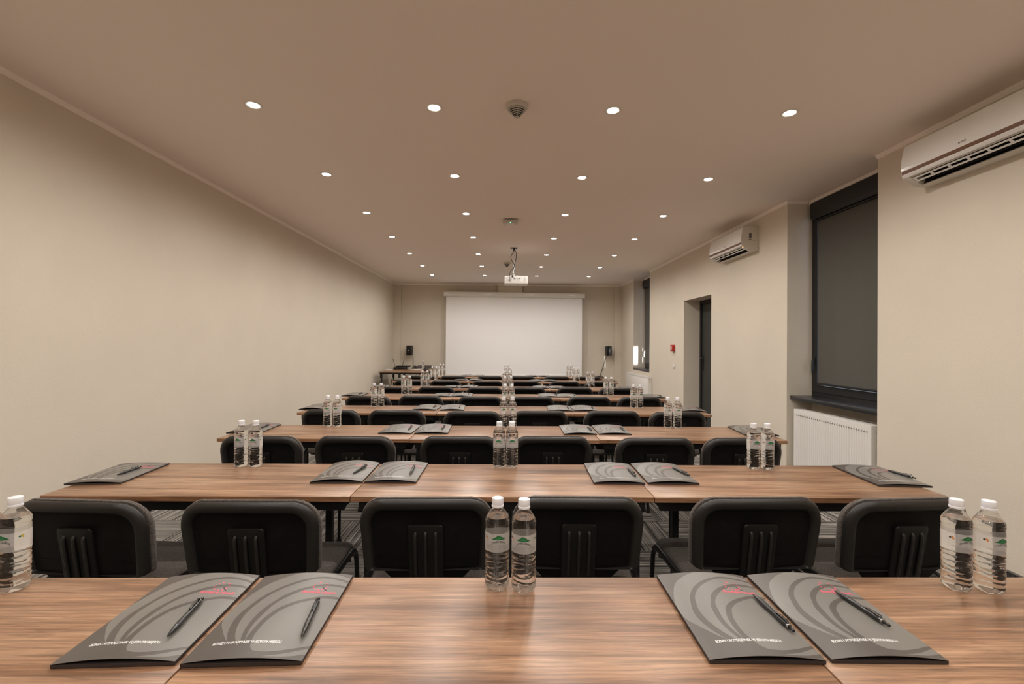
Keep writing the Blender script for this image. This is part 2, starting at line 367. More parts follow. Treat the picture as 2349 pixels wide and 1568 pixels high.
# ------------------------------------------------------------------ tables
TW, TD, TZ = 1.2, .487, .75
def make_table(li, ri):      # li / ri: inset of the leg pairs from either end
    t = thing('folding_table', '', 'table', group='wood-topped folding tables')
    b = MB(); w, d_ = TW/2-.0012, TD/2
    R = [[(x, y, z) for x, y in rrect(w-e, d_-e, .003, 2)] for z, e in ((-.022, .0015), (-.0205, 0), (-.0018, 0), (-.0004, .0007), (0, .0022))]
    n = len(R[0])
    b.V = [p for r in R for p in r]
    for k in range(4):
        for j in range(n):
            a, c_ = k*n+j, k*n+(j+1) % n; b.F.append((a, c_, c_+n, a+n)); b.I.append(1 if k < 2 else 0)
    b.F.append(tuple(range(n))[::-1]); b.I.append(1); b.F.append(tuple(range(4*n, 5*n))); b.I.append(0)
    obj('tabletop', b.mesh('tabletop', [M['top'], M['edge']], 20), t)
    fr = MB()
    for y in (-d_+.022, d_-.047): fr.box((-w+.03, y, -.062), (w-.03, y+.025, -.0225))
    for x in (-w+.03, w-.055): fr.box((x, -d_+.047, -.055), (x+.025, d_-.047, -.0225))
    obj('frame', fr.mesh('frame', M['black'], 0), t)
    for sx, ins in ((-1, li), (1, ri)):
        x = sx*(w-ins)
        hb = MB().box((x-.022 if sx < 0 else x-.033, -d_+.03, -.135), (x+.033 if sx < 0 else x+.022, -d_+.036, -.023)).box((x-.022 if sx < 0 else x-.033, d_-.036, -.135), (x+.033 if sx < 0 else x+.022, d_-.030, -.023))
        obj('hinge_plate', hb.mesh('hinge_plate', M['black'], 0), t)
        for sy in (-1, 1):
            yy = sy*(d_-.055)
            lg = MB().rbox((x-.016, yy-.016, -TZ+.02), (x+.016, yy+.016, -.05), .004, .002, 2)
            l = obj('leg', lg.mesh('leg', M['black']), t)
            obj('foot', MB().rbox((x-.018, yy-.018, -TZ), (x+.018, yy+.018, -TZ+.022), .005, .002, 2).mesh('foot', M['shell']), l)
        obj('crossbar', MB().box((x-.012, -d_+.07, -.60), (x+.012, d_-.07, -.57)).mesh('crossbar', M['black'], 0), t)
        bx = x-sx*.26
        obj('brace', MB().tube([(x-sx*.012, 0, -.33), (bx, 0, -.045)], .009, 6).mesh('brace', M['black']), t)
    return t
TNEAR = [.693, 1.80, 2.875, 3.955, 5.02, 6.05, 7.25, 8.28]
ROWN = ['nearest table row', 'second table row', 'third table row', 'fourth table row', 'fifth table row', 'sixth table row', 'seventh table row', 'farthest eighth table row']
SIDE = ['left', 'middle', 'right']
protoT = [make_table(.06, .24), make_table(.06, .06), make_table(.24, .06)]
usedT = [False]*3
XOFF = [0, -.01, -.004, .003, .008, .01, -.005, -.003]
for r, y0 in enumerate(TNEAR):
    for k in range(3):
        t = protoT[k] if not usedT[k] else copy_tree(protoT[k]); usedT[k] = True
        t.location = (-1.2+1.2*k+.0055+XOFF[r], y0+TD/2+random.uniform(-.0015, .0015), TZ+random.uniform(-.0008, .0008))
        t['label'] = f'{SIDE[k]} one of three wood-topped black folding tables in the {ROWN[r]}'
for k in range(2):
    t = copy_tree(protoT[1]); t.location = (-2.46+.49*k, 10.36, TZ); t.rotation_euler = (0, 0, PI/2)
    t['label'] = ['wood-topped table standing end-on against the left wall in the front corner, under the receiver', 'wood-topped table end-on in the front corner, on the aisle side, under the paper sheets'][k]

# ------------------------------------------------------------------ chairs
def make_chair():
    t = thing('stacking_chair', '', 'chair', group='black fabric conference chairs')
    # local: back rear face at y=0, sitter faces +y, z from floor
    def warp(x, y, z):        # curve of the back: wings forward, top leaning back, sides drawn in towards the bottom
        zz = (z-.675)/.14
        x *= 1-.055*max(0, -zz)**1.5-.01*max(0, zz)**2
        y += .55*x*x-.16*(z-.675)
        z += .55*x*x*max(0, zz)*.45
        return (x, y, z)
    a, zt, zb = .234, .806, .545
    def outline(e, n=7):      # round top corners, nearly square foot, inset e (the foot edge barely moves)
        hw, rt, rb = a-e, max(.094-e, .016), max(.018-e*.3, .006); z1, z0 = zt-e, zb+e*.12; P = []
        for q, (sx, zc, r) in enumerate(((1, z1-rt, rt), (-1, z1-rt, rt), (-1, z0+rb, rb), (1, z0+rb, rb))):
            for k in range(n+1):
                t_ = PI/2*(q+k/n); P.append((sx*(hw-r)+r*math.cos(t_), zc+r*math.sin(t_)))
        return P
    def ringat(e, y): return [warp(x, y, z) for x, z in outline(e)]
    sh = MB().loft([ringat(e, y) for e, y in ((.006, .018), (.001, .010), (0, .002), (.004, -.006), (.012, -.011), (.022, -.012), (.030, -.009), (.036, -.002), (.040, .006))], caps=False)
    sh.loft([ringat(e, y) for e, y in ((.040, .006), (.044, .009), (.08, .0095), (.12, .0095), (.17, .0095), (.21, .0095))], i=1, caps=False)
    V_ = ringat(.21, .0095); sh.add(V_, [tuple(range(len(V_)))[::-1]], 1)
    sh.loft([ringat(e, y) for e, y in ((.20, .020), (.006, .018))], caps=False)
    obj('back_shell', sh.mesh('back_shell', [M['shell'], M['panel']], 50), t)
    cu = MB().loft([ringat(e, y) for e, y in ((.008, .017), (-.001, .019), (-.003, .026), (0, .036), (.012, .046), (.035, .052), (.08, .054), (.18, .054))])
    obj('back_cushion', cu.mesh('back_cushion', M['fabric'], 50), t)
    # tongue joining back and seat: the lower part of the moulded panel, drawn in and bent forward
    pr = []
    for z, y, w in ((.60, .009, .172), (.56, .011, .170), (.535, .014, .150), (.51, .019, .128), (.485, .030, .118), (.462, .050, .112), (.445, .085, .11), (.437, .13, .11), (.434, .18, .10)):
        q = -.16*(z-.675) if z > .50 else .028
        xs_ = [w*(-1+2*k/8) for k in range(9)]
        pr.append([(x, y+q+.55*x*x-(.0005 if z > .5 else 0), z) for x in xs_]+[(x, y+q+.55*x*x+.010, z-.003) for x in xs_[::-1]])
    obj('back_bracket', MB().loft(pr).mesh('back_bracket', M['panel'], 50), t)
    def plate(hw, hz, r, y): return [warp(x*(1+.30*(.64-(.60+z))), y, .588+z+(.004*(1-(x/.07)**2) if z > 0 else 0)) for x, z in rrect(hw, hz, r, 5)]
    pl = MB().loft([plate(hw, hz, r, y) for hw, hz, r, y in ((.064, .130, .012, .010), (.064, .130, .012, .004), (.062, .128, .012, .001), (.059, .125, .011, .0), (.030, .09, .01, -.0005))])
    cover = obj('cover_plate', pl.mesh('cover_plate', M['plate'], 40), t)
    for x0 in (-.036, 0, .036):
        P = [warp(x0*(1+.35*(.64-z)), yy, z) for yy, z in ((.004, .692), (-.001, .688), (-.003, .68), (-.004, .66), (-.0045, .62), (-.0045, .58), (-.004, .545), (0, .53))]
        obj('rib', MB().tube(P, .0058, 8).mesh('rib', M['shell'], 60), cover)
    # seat
    se = []
    for z, e in ((.455, .03), (.452, .004), (.470, -.002), (.484, .002), (.492, .014), (.495, .04), (.494, .10), (.493, .15)):
        se.append([(x*(.93+.12*(y+.2)), y+.265, z-.018*max(0, (y-.12)/.09)**2*(1 if y > .12 else 0)-.03*x*x) for x, y in rrect(.232-e, .208-e, max(.07-e, .02), 6)])
    obj('seat', MB().loft(se).mesh('seat', M['fabric'], 50), t)
    obj('seat_pan', MB().loft([[(x*(.93+.12*(y+.2)), y+.265, z) for x, y in rrect(.228-e, .204-e, max(.07-e, .02), 6)] for z, e in ((.428, .05), (.434, .012), (.452, .001), (.456, .008))]).mesh('seat_pan', M['shell'], 50), t)
    # side frames: each leg carries half of the bent top rail
    def arc(P, rad=.06, k=6):
        P = [Vector(p) for p in P]; out = [P[0]]
        for i in range(1, len(P)-1):
            a_, b_, c2 = P[i-1], P[i], P[i+1]; u = (a_-b_).normalized(); v = (c2-b_).normalized(); s_, e_ = b_+u*rad, b_+v*rad
            out += [(s_*(1-q/k)+b_*(q/k))*(1-q/k)+(b_*(1-q/k)+e_*(q/k))*(q/k) for q in range(k+1)]
        return out+[P[-1]]
    for sx in (-1, 1):
        x = sx*.236
        for P in ([(x+sx*.012, .445, .012), (x, .425, .472), (x, .24, .472)], [(x+sx*.014, -.005, .012), (x, .075, .472), (x, .24, .472)]):
            l = obj('leg', MB().tube(arc(P, .07), .015, 10, flat=.62).mesh('leg', M['black'], 60), t)
            obj('glide', MB().lathe([(.012, 0), (.017, .003), (.017, .022), (.014, .03)], 10, T=Matrix.Translation((P[0][0], P[0][1], 0))).mesh('glide', M['shell']), l)
    for y in (.13, .35):
        obj('stretcher', MB().tube([(-.236, y, .452), (-.20, y, .44), (.20, y, .44), (.236, y, .452)], .011, 8).mesh('stretcher', M['black'], 60), t)
    return t
chair0 = make_chair()
CX = [-1.41, -.875, -.258, .285, .882, 1.408]
CJ = {1: (1.605, [(-.037, -.045, -4), (.001, -.045, 0), (-.015, -.01, 1), (-.02, 0, -1), (.028, 0, 1), (.035, -.01, 4)]), 2: (2.64, [(0, 0, 0)]*6), 3: (3.68, [(0, 0, 0)]*6), 4: (4.71, [(0, 0, 0)]*6), 5: (5.72, [(0, 0, 0)]*6), 6: (6.72, [(-.0, 0, 0)]*6), 7: (7.72, [(0, 0, 0)]*6)}
POS = ['leftmost', 'second from the left', 'third from the left', 'third from the right', 'second from the right', 'rightmost']
first = True
rc = random.Random(3)
for r in range(1, 8):
    y0, J = CJ[r]
    for k in range(6):
        t = chair0 if first else copy_tree(chair0); first = False
        jx, jy, ja = J[k]
        if r > 1: jx, jy, ja = rc.uniform(-.005, .005), rc.uniform(-.03, .03), rc.uniform(-1.5, 1.5)
        t.location = (CX[k]+jx, y0+jy, 0); t.rotation_euler = (0, 0, math.radians(ja))
        t['label'] = f'black fabric chair, {POS[k]}, tucked under the {ROWN[r]}'
t = copy_tree(chair0); t.location = (-2.0, 11.42, 0); t.rotation_euler = (0, 0, PI)
t['label'] = 'black fabric chair behind the corner tables, facing the room'

# ------------------------------------------------------------------ bottles
def make_bottle():
    t = thing('water_bottle', '', 'bottle', group='clear water bottles on the table rows')
    n = 40
    def rad(z, th):
        if z < .012: r = .0235+.0063*math.sin(PI/2*z/.012)
        elif z < .170: r = .0298
        elif z < .197: u = (z-.170)/.027; r = .0298-.0172*(u**1.25)
        else: r = .0124
        if .012 <= z < .100:
            for k, zk in enumerate((.026, .040, .0525, .064, .0755, .087)):
                zz = z-zk-.0028*math.sin(2*th+k*1.3)*(1 if k < 5 else .4)
                r -= .0021*math.exp(-(zz/.0021)**2)
        if .0995 < z < .145: r -= .0004
        if .146 < z < .170:
            r -= .0010*math.exp(-((z-.155-.004*math.sin(3*th))/.003)**2)
        if z < .012: r -= .0022*(1-z/.012)*abs(math.sin(2.5*th))
        return r
    zs = [0, .003, .006, .009, .012]+[.012+.088*k/46 for k in range(1, 47)]+[.1005, .143, .1445, .147]+[.149+.021*k/9 for k in range(10)]+[.170+.027*k/9 for k in range(1, 10)]+[.199, .205, .214, .2165]
    R = [[(rad(z, 2*PI*k/n)*math.cos(2*PI*k/n), rad(z, 2*PI*k/n)*math.sin(2*PI*k/n), z+(.003*abs(math.sin(2.5*2*PI*k/n)) if z == 0 else 0)) for k in range(n)] for z in zs]
    b = MB().loft(R)
    # air space above the water line: closed inner surface turned inwards
    zi = [.1768, .179, .183, .187, .191, .195, .200, .207, .214]
    Ri = [[((rad(z, 0)-.0007)*math.cos(2*PI*k/n), (rad(z, 0)-.0007)*math.sin(2*PI*k/n), z) for k in range(n)] for z in zi]
    m0 = len(b.F); b.loft(Ri)
    b.F[m0:] = [f[::-1] for f in b.F[m0:]]
    obj('bottle_body', b.mesh('bottle_body', M['water'], 60), t)
    cp = MB()
    m_ = 48
    def cr(e, z, kn): return [((.0146-e-(.0004*(k % 2) if kn else 0))*math.cos(2*PI*k/m_), (.0146-e-(.0004*(k % 2) if kn else 0))*math.sin(2*PI*k/m_), z) for k in range(m_)]
    cp.loft([cr(.0006, .1995, 0), cr(-.0002, .2002, 0), cr(-.0002, .2045, 0), cr(.0007, .205, 0), cr(.0003, .2055, 1), cr(.0003, .2195, 1), cr(.001, .2212, 0), cr(.0028, .222, 0)])
    obj('cap', cp.mesh('cap', M['cap'], 30), t)
    lb = MB()
    lr = .0300
    lb.loft([[(lr*math.cos(2*PI*k/n), lr*math.sin(2*PI*k/n), z) for k in range(n)] for z in (.0985, .1430)], caps=False)
    lo = obj('label_sleeve', lb.mesh('label_sleeve', M['label'], 60), t)
    def wrap(V, r, z0, a0=-PI/2): return [(r*math.cos(a0+v[0]/r), r*math.sin(a0+v[0]/r), z0+v[1]) for v in V]
    pr = MB()
    ridge = [(-.017, 0), (-.0135, .0022), (-.011, .003), (-.008, .0058), (-.006, .0062), (-.0035, .0088), (0, .0098), (.0025, .0082), (.005, .0068), (.0075, .0068), (.010, .0042), (.013, .0032), (.017, 0)]
    def strip(up, dn, i, r):
        V = []; F = []
        for k, (u, d_) in enumerate(zip(up, dn)): V += [u, d_]
        for k in range(len(up)-1): F.append((2*k+1, 2*k+3, 2*k+2, 2*k))
        pr.add(wrap(V, r, .1300), F, i)
    strip(ridge, [(x, -.0006-.0008*math.cos(x*120)) for x, z in ridge], 0, .0303)
    strip([(x*.5, .001+z*.55) for x, z in ridge], [(x*.5, .0008) for x, z in ridge], 1, .0305)
    V, F = text_mesh('\u017bYWIEC ZDROJ', .0062, spacing=.95, bold=.00012)
    V = [(v.x*.86, v.y-.0055-14*v.x*v.x) for v in V]
    pr.add(wrap(V, .0303, .1300), F, 2)
    pr.add(wrap([(.0098, -.0032), (.0106, -.0034), (.0117, -.0022), (.0108, -.0021)], .0303, .1300), [(0, 1, 2, 3)], 2)
    for a0, i in ((-PI/2-1.05, 3), (-PI/2+1.25, 4)):
        for (x, z, r_) in ((-.003, .002, .0025), (.0015, .0035, .0022), (.003, 0, .0022)):
            V = [(x+r_*math.cos(q*PI/4), z+r_*math.sin(q*PI/4)) for q in range(8)]
            pr.add(wrap(V, .0303, .1300, a0), [tuple(range(8))], i if x != -.003 else (2 if i == 3 else 0))
    obj('label_print', pr.mesh('label_print', [M['green'], M['lgreen'], M['navy'], M['orange'], M['yellow']], 0), lo)
    return t
bottle0 = make_bottle(); bot_first = True
def place_bottle(x, y, label, rz=0, z=TZ+.0006):
    global bot_first
    t = bottle0 if bot_first else copy_tree(bottle0); bot_first = False
    t.location = (x, y, z); t.rotation_euler = (0, 0, rz); t['label'] = label; return t
BX = {0: [(-1.253, 1.120), (-1.184, 1.124), (-.016, 1.129), (.049, 1.120), (1.131, 1.126), (1.201, 1.114)],
      1: [(-1.276, 2.232), (-1.205, 2.228), (-.026, 2.232), (.036, 2.233), (1.222, 2.224), (1.287, 2.217)],
      2: [(-1.277, 3.31), (-1.208, 3.305), (-.009, 3.30), (.055, 3.30), (1.19, 3.315), (1.257, 3.305)],
      3: [(-1.243, 4.356), (-1.178, 4.359), (0, 4.345), (.066, 4.345), (1.234, 4.363), (1.298, 4.365)],
      4: [(-1.199, 5.418), (-1.132, 5.422), (-.002, 5.40), (.072, 5.40), (1.195, 5.40), (1.262, 5.40)],
      5: [(-1.166, 6.46), (-1.098, 6.465), (-.009, 6.46), (.068, 6.46), (1.171, 6.44), (1.239, 6.445)],
      6: [(-1.214, 7.62), (-1.149, 7.62), (.012, 7.60), (.082, 7.60), (1.15, 7.60), (1.218, 7.60)],
      7: [(-1.235, 8.66), (-1.17, 8.66), (.003, 8.65), (.068, 8.65), (1.195, 8.65), (1.26, 8.65)]}
PAIR = ['left-hand', 'left-hand', 'centre', 'centre', 'right-hand', 'right-hand']
for r in range(8):
    for k, (x, y) in enumerate(BX[r]):
        place_bottle(x, y, f'clear water bottle, {"left" if k % 2 == 0 else "right"} one of the {PAIR[k]} two on the {ROWN[r]}', random.uniform(-.12, .12))
place_bottle(-1.85, 10.32, 'lone clear water bottle on the corner tables before the screen wall', .4)

# ------------------------------------------------------------------ folders and pens
FW, FD = .220, .316
LIGHT = [
    cat([(1.12, .91), (.9, .965), (.7, .995), (.5, 1.0), (.38, .985), (.24, .92), (.13, .84), (.05, .71), (.005, .58), (0.0, .47), (.03, .38), (.13, .27), (.23, .18), (.31, .132)]) +
    cat([(.31, .132), (.25, .17), (.21, .22), (.17, .28), (.13, .39), (.13, .49), (.17, .6), (.21, .68), (.32, .79), (.48, .88), (.67, .935), (.83, .93), (1.12, .88)])[1:],
    cat([(1.12, .84), (.85, .905), (.65, .905), (.5, .85), (.36, .77), (.26, .67), (.22, .59), (.19, .48), (.21, .35), (.265, .24), (.33, .16), (.42, .07)]) +
    cat([(.42, .07), (.38, .14), (.35, .2), (.32, .28), (.31, .39), (.33, .51), (.37, .58), (.43, .67), (.56, .76), (.72, .82), (.86, .835), (1.12, .81)])[1:],
    cat([(1.12, .785), (.87, .808), (.73, .785), (.59, .73), (.48, .65), (.41, .57), (.38, .48), (.36, .35), (.375, .24), (.415, .145)]) +
    cat([(.415, .145), (.402, .2), (.40, .29), (.41, .38), (.44, .45), (.48, .51), (.58, .58), (.72, .635), (.86, .67), (1.12, .675)])[1:],
    cat([(1.12, .64), (.87, .64), (.74, .605), (.62, .555), (.54, .5), (.5, .45), (.46, .36), (.45, .24), (.47, .16), (.5, .1), (.545, .065)]) + cat([(.545, .065), (.62, .055), (.72, .06), (.86, .09), (1.12, .17)])[1:],
    cat([(.66, .016), (.81, .043), (.93, .083), (1.12, .15)]) + cat([(1.12, .105), (.95, .042), (.82, .020), (.66, .014)])]
def clip_poly(P, ax, val, keep_gt):
    out = []
    for i in range(len(P)):
        a, c_ = P[i-1], P[i]; ina = (a[ax] > val) == keep_gt; inc = (c_[ax] > val) == keep_gt
        if ina != inc:
            t_ = (val-a[ax])/(c_[ax]-a[ax]); out.append(tuple(a[q]+t_*(c_[q]-a[q]) for q in (0, 1)))
        if inc: out.append(c_)
    return out
NS = 16
def folder_z(u, A): return .0070+A*max(0, math.sin(PI*min(max(u, 0), 1)))**.85
def make_folder(A):
    t = thing('presentation_folder', '', 'folder', group='grey swirl-printed folders laid on the tables')
    def P3(u, v, dz=0):      # point of the bowed cover, piecewise flat in u
        k = min(max(int(u*NS), 0), NS-1); f = u*NS-k
        return ((u-.5)*FW, (v-.5)*FD, folder_z(k/NS, A)*(1-f)+folder_z((k+1)/NS, A)*f+dz)
    b = MB()
    for k in range(NS):
        u0, u1 = k/NS, (k+1)/NS
        b.add([P3(u0, 0), P3(u1, 0), P3(u1, 1), P3(u0, 1)], [(0, 1, 2, 3)], 0)
        b.add([P3(u0, 0, -.0007), P3(u1, 0, -.0007), P3(u1, 1, -.0007), P3(u0, 1, -.0007)], [(3, 2, 1, 0)], 2)
        b.add([P3(u0, 0), P3(u1, 0), P3(u1, 0, -.0007), P3(u0, 0, -.0007)], [(3, 2, 1, 0)], 0)
        b.add([P3(u0, 1), P3(u1, 1), P3(u1, 1, -.0007), P3(u0, 1, -.0007)], [(0, 1, 2, 3)], 0)
        for poly in LIGHT:
            q = clip_poly(clip_poly(clip_poly(clip_poly(poly, 0, u0, True), 0, u1, False), 1, .001, True), 1, .999, False)
            if len(q) < 3: continue
            # split into runs sorted by v so that every piece stays simple: triangulate by ear clipping
            from mathutils.geometry import tessellate_polygon
            tri = tessellate_polygon([[Vector((x, y, 0)) for x, y in q]])
            V = []
            for x, y in q:
                f = (x-u0)/(u1-u0); V.append(((x-.5)*FW, (y-.5)*FD, folder_z(u0, A)*(1-f)+folder_z(u1, A)*f+.00015))
            F = []
            for tr in tri:
                (x0, y0), (x1, y1), (x2, y2) = (q[j] for j in tr)
                ar = (x1-x0)*(y2-y0)-(x2-x0)*(y1-y0)
                if abs(ar) > 1e-9: F.append(tuple(tr) if ar > 0 else tuple(tr)[::-1])
            b.add(V, F, 1)
    obj('cover', b.mesh('cover', [M['fbg'], M['flt'], M['fin']], 0), t)
    p = MB().box((-FW/2, -FD/2, 0), (FW/2, FD/2, .0062), 1).box((-FW/2, -FD/2, .0062), (-FW/2+.002, FD/2, .0068), 0)
    obj('pocket', p.mesh('pocket', [M['fbg'], M['fin']], 0), t)
    def drape(V, x0, y0): return [((x0+v[0]), (y0+v[1]), P3((x0+v[0])/FW+.5, .5, .0004)[2]) for v in V]
    lg = MB()
    cxl, cyl = (.74-.5)*FW, (.80-.5)*FD
    for k in range(12):
        a0 = PI/2+.35+k*2*PI/13.2; s_ = .0034 if k in (0, 6, 7, 8) else .0026
        V = [(.0165*math.cos(a0)+s_*(.62 if q % 2 else 1)*math.cos(q*PI/3), .0165*1.05*math.sin(a0)+s_*(.62 if q % 2 else 1)*math.sin(q*PI/3)) for q in range(6)]
        lg.add(drape(V, cxl, cyl), [tuple(range(6))], 0)
    lg.add(drape([(.006, -.006), (.008, -.004), (.021, -.019), (.018, -.019)], cxl, cyl), [(3, 2, 1, 0)], 1)
    V, F = text_mesh("Boutique Hotel's", .0155, spacing=.9, shear=.25, bold=.0002)
    wmax = max(v.x for v in V)-min(v.x for v in V)
    lg.add(drape([(v.x*.078/wmax, v.y) for v in V], cxl+.004, (.715-.5)*FD), F, 0)
    obj('logo_print', lg.mesh('logo_print', [M['pink'], M['fin']], 0), t)
    V, F = text_mesh('BIZNES I WYPOCZYNEK W JEDNYM MIEJSCU', .0100, spacing=1.0, bold=.0002)
    wmax = max(v.x for v in V)-min(v.x for v in V)
    obj('slogan_print', MB().add(drape([(v.x*.130/wmax, v.y) for v in V], (.44-.5)*FW, (.145-.5)*FD), F).mesh('slogan_print', M['wprint'], 0), t)
    return t
AV = [.0085, .0125, .006]
protoF = [make_folder(A) for A in AV]; usedF = [False]*3
def make_pen():
    t = thing('ballpoint_pen', '', 'pen', group='black ballpoint pens lying on the folders')
    Rm = Matrix.Rotation(-PI/2, 4, 'X')        # lathe axis z -> +y ... tip at -y
    bar = MB().lathe([(.0004, -.066), (.0011, -.0655), (.0026, -.060), (.0042, -.050), (.0057, -.034), (.0060, -.020), (.0054, 0), (.0056, .02), (.0061, .040), (.0057, .054), (.0044, .058), (.0034, .0585)], 14, T=Rm)
    obj('barrel', bar.mesh('barrel', M['pen'], 60), t)
    obj('ring', MB().lathe([(.0056, .0545), (.0060, .055), (.0059, .0575), (.0044, .0585)], 14, T=Rm).mesh('ring', M['penm'], 60), t)
    obj('button', MB().lathe([(.0030, .057), (.0028, .066), (.0033, .0665), (.0033, .071), (.0025, .0725)], 12, T=Rm).mesh('button', M['pen'], 60), t)
    obj('clip', MB().tube([(0, -.055, .0055), (0, -.052, .0098), (0, -.030, .0092), (0, -.016, .0070)], .0022, 6, flat=.45).mesh('clip', M['pen'], 60), t)
    return t
pen0 = make_pen(); penFirst = True
for q in pen0.children:
    if q.name.startswith('clip'): q.rotation_euler = (0, 0, PI); 
FXc = [-1.735, -.725, -.490, .503, .737, 1.735]
rf = random.Random(11)
FROT = {0: [0, 3.8, 3, -1.5, -2.0, 0], 1: [8, 3, 0, -3.5, -3.5, -8]}
FN = ['leftmost', 'second from the left', 'third from the left', 'third from the right', 'second from the right', 'rightmost']
for r in range(8):
    for k in range(6):
        if r == 0 and k in (0, 5): continue
        v = {0: 0, 1: 1}.get(r, rf.choice((0, 1, 2)))
        if r == 0: v = 0
        if r == 1: v = (2, 1, 0, 0, 0, 2)[k]
        f = protoF[v] if not usedF[v] else copy_tree(protoF[v]); usedF[v] = True
        rot = FROT[r][k] if r in FROT else rf.uniform(-3, 3)+(4 if k == 0 else -4 if k == 5 else 0)
        x = FXc[k]+(0 if r < 2 else rf.uniform(-.008, .008)); y = TNEAR[r]+TD-.163-(abs(rot)*.0014) - (0 if r < 2 else rf.uniform(0, .012))
        if r == 1 and k in (0, 5): y -= .02
        if r < 2: rot *= .6
        f.location = (x, y, TZ+.0006); f.rotation_euler = (0, 0, math.radians(rot))
        f['label'] = f'grey swirl-printed folder, {FN[k]} on the {ROWN[r]}'
        p = pen0 if penFirst else copy_tree(pen0); penFirst = False
        u = (.86 if k >= 3 else .80)+rf.uniform(-.02, .02); vv = .47
        ang = rf.uniform(-4, 4)
        if r == 0: u, vv, ang = {1: (.74, .38, 6), 2: (.86, .38, 7), 3: (.90, .46, 5), 4: (.77, .50, 8)}[k]
        if r == 1: u, vv, ang = {0: (.70, .45, -3), 1: (.78, .45, -10), 2: (.80, .45, 3), 3: (.88, .45, 2), 4: (.86, .48, 14), 5: (.93, .5, 12)}[k]
        lx, ly = (u-.5)*FW, (vv-.5)*FD; ca, sa = math.cos(math.radians(rot)), math.sin(math.radians(rot))
        du = .0055/FW; lo, hi = folder_z(u-du, AV[v]), folder_z(u+du, AV[v])
        slope = math.atan2(hi-lo, .011)
        p.location = (x+lx*ca-ly*sa, y+lx*sa+ly*ca, TZ+.0006+folder_z(u, AV[v])+.0064)
        p.rotation_euler = (0, 0, math.radians(rot+ang+(180 if k >= 3 else 0)))
        p['label'] = f'black ballpoint pen on the folder {FN[k]}, {ROWN[r]}'

# ------------------------------------------------------------------ air conditioners
def air_conditioner(y0, y1, label):
    Lh = (y1-y0)/2; z0 = 2.462; Hh = .285
    t = thing('air_conditioner', label, 'air conditioner', (XR, (y0+y1)/2, z0), group='wall air conditioners')
    full = [(0, Hh), (.155, Hh), (.180, Hh-.012), (.192, Hh-.05), (.205, .17), (.206, .115), (.198, .072), (.186, .054), (.165, .040), (.11, .006), (.08, 0), (0, 0)]
    notch = [(0, Hh), (.15, Hh), (.172, Hh-.012), (.184, Hh-.05), (.197, .17), (.198, .115), (.192, .080), (.182, .060), (.172, .050), (.13, .105), (.075, .085), (.070, .03), (.088, .004), (.08, 0), (0, 0)]
    b = MB()
    f = lambda y: (lambda d_, z: (-d_, y, z))
    b.prism(full, f(-Lh), f(-Lh+.045)); b.prism(full, f(Lh-.045), f(Lh)); b.prism(notch, f(-Lh+.045), f(Lh-.045))
    obj('housing', b.mesh('housing', M['acb'], 30), t)
    pn = [(.186, Hh-.010), (.1935, Hh-.05), (.2075, .17), (.2085, .115), (.2065, .100), (.2035, .100), (.2045, .115), (.2035, .17), (.189, Hh-.05), (.18, Hh-.012)]
    obj('front_panel', MB().prism(pn, f(-Lh+.004), f(Lh-.004)).mesh('front_panel', M['ac'], 30), t)
    obj('bronze_strip', MB().prism([(.2070, .100), (.2035, .078), (.199, .078), (.203, .100)], f(-Lh+.008), f(Lh-.008)).mesh('bronze_strip', M['brown'], 0), t, label='thin bronze strip')
    obj('lower_lip', MB().prism([(.2035, .077), (.201, .066), (.190, .054), (.184, .056), (.196, .077)], f(-Lh+.004), f(Lh-.004)).mesh('lower_lip', M['ac'], 30), t)
    obj('outlet', MB().prism([(.168, .055), (.128, .100), (.08, .082), (.074, .03), (.086, .010), (.0735, .03), (.0755, .086), (.13, .1045)], f(-Lh+.046), f(Lh-.046)).mesh('outlet', M['black'], 0), t, label='dark air outlet')
    for k in range(12):
        yy = -Lh+.09+(2*Lh-.18)*k/11
        obj('vane', MB().prism([(.155, .062), (.12, .085), (.09, .07), (.12, .035)], f(yy-.001), f(yy+.001)).mesh('vane', M['shell'], 0), t)
    lv = MB(); a0, a1 = (.172, .044), (.108, .004)
    def at(s_, off): dx_, dz_ = a1[0]-a0[0], a1[1]-a0[1]; L_ = math.hypot(dx_, dz_); return (a0[0]+dx_*s_-dz_/L_*off, a0[1]+dz_*s_+dx_/L_*off)
    def bar(s0, s1, ya, yb): lv.prism([at(s0, 0), at(s1, 0), at(s1, -.003), at(s0, -.003)], f(ya), f(yb))
    bar(.02, .16, -Lh+.05, Lh-.05); bar(.42, .58, -Lh+.05, Lh-.05)
    for k in range(7):
        yy = -Lh+.06+(2*Lh-.12)*k/6; bar(.16, .42, yy-.008, yy+.008)
    obj('louvre', lv.mesh('louvre', M['ac'], 0), t)
    V, F = text_mesh('GREE', .014, spacing=1.05, bold=.0004)
    lg = MB().add([(-.2088, -.022-v.x, .128+v.y) for v in V], [q for q in F])
    lg.add([(-.2088, .003+.006*math.cos(q*PI/6), .128+.005*math.sin(q*PI/6)) for q in range(12)], [tuple(range(12))])
    obj('logo_print', lg.mesh('logo_print', M['grey'], 0), t)
    st = MB().box((-.115, -Lh-.0006, .145), (-.085, -Lh, .205)).box((-.115, -Lh-.0006, .125), (-.088, -Lh, .135)).box((-.062, -Lh-.0006, .115), (-.05, -Lh, .127))
    obj('data_sticker', st.mesh('data_sticker', M['grey'], 0), t)
    obj('indicator_light', MB().box((-.1775, -Lh+.020, .0475), (-.1715, -Lh+.030, .0445)).mesh('indicator_light', M['amber'], 0), t)
    return t
air_conditioner(2.30, 3.125, 'large white wall air conditioner nearest the camera, above the near right wall')
air_conditioner(5.27, 6.10, 'smaller-looking white wall air conditioner beyond the window recess, before the doorway')

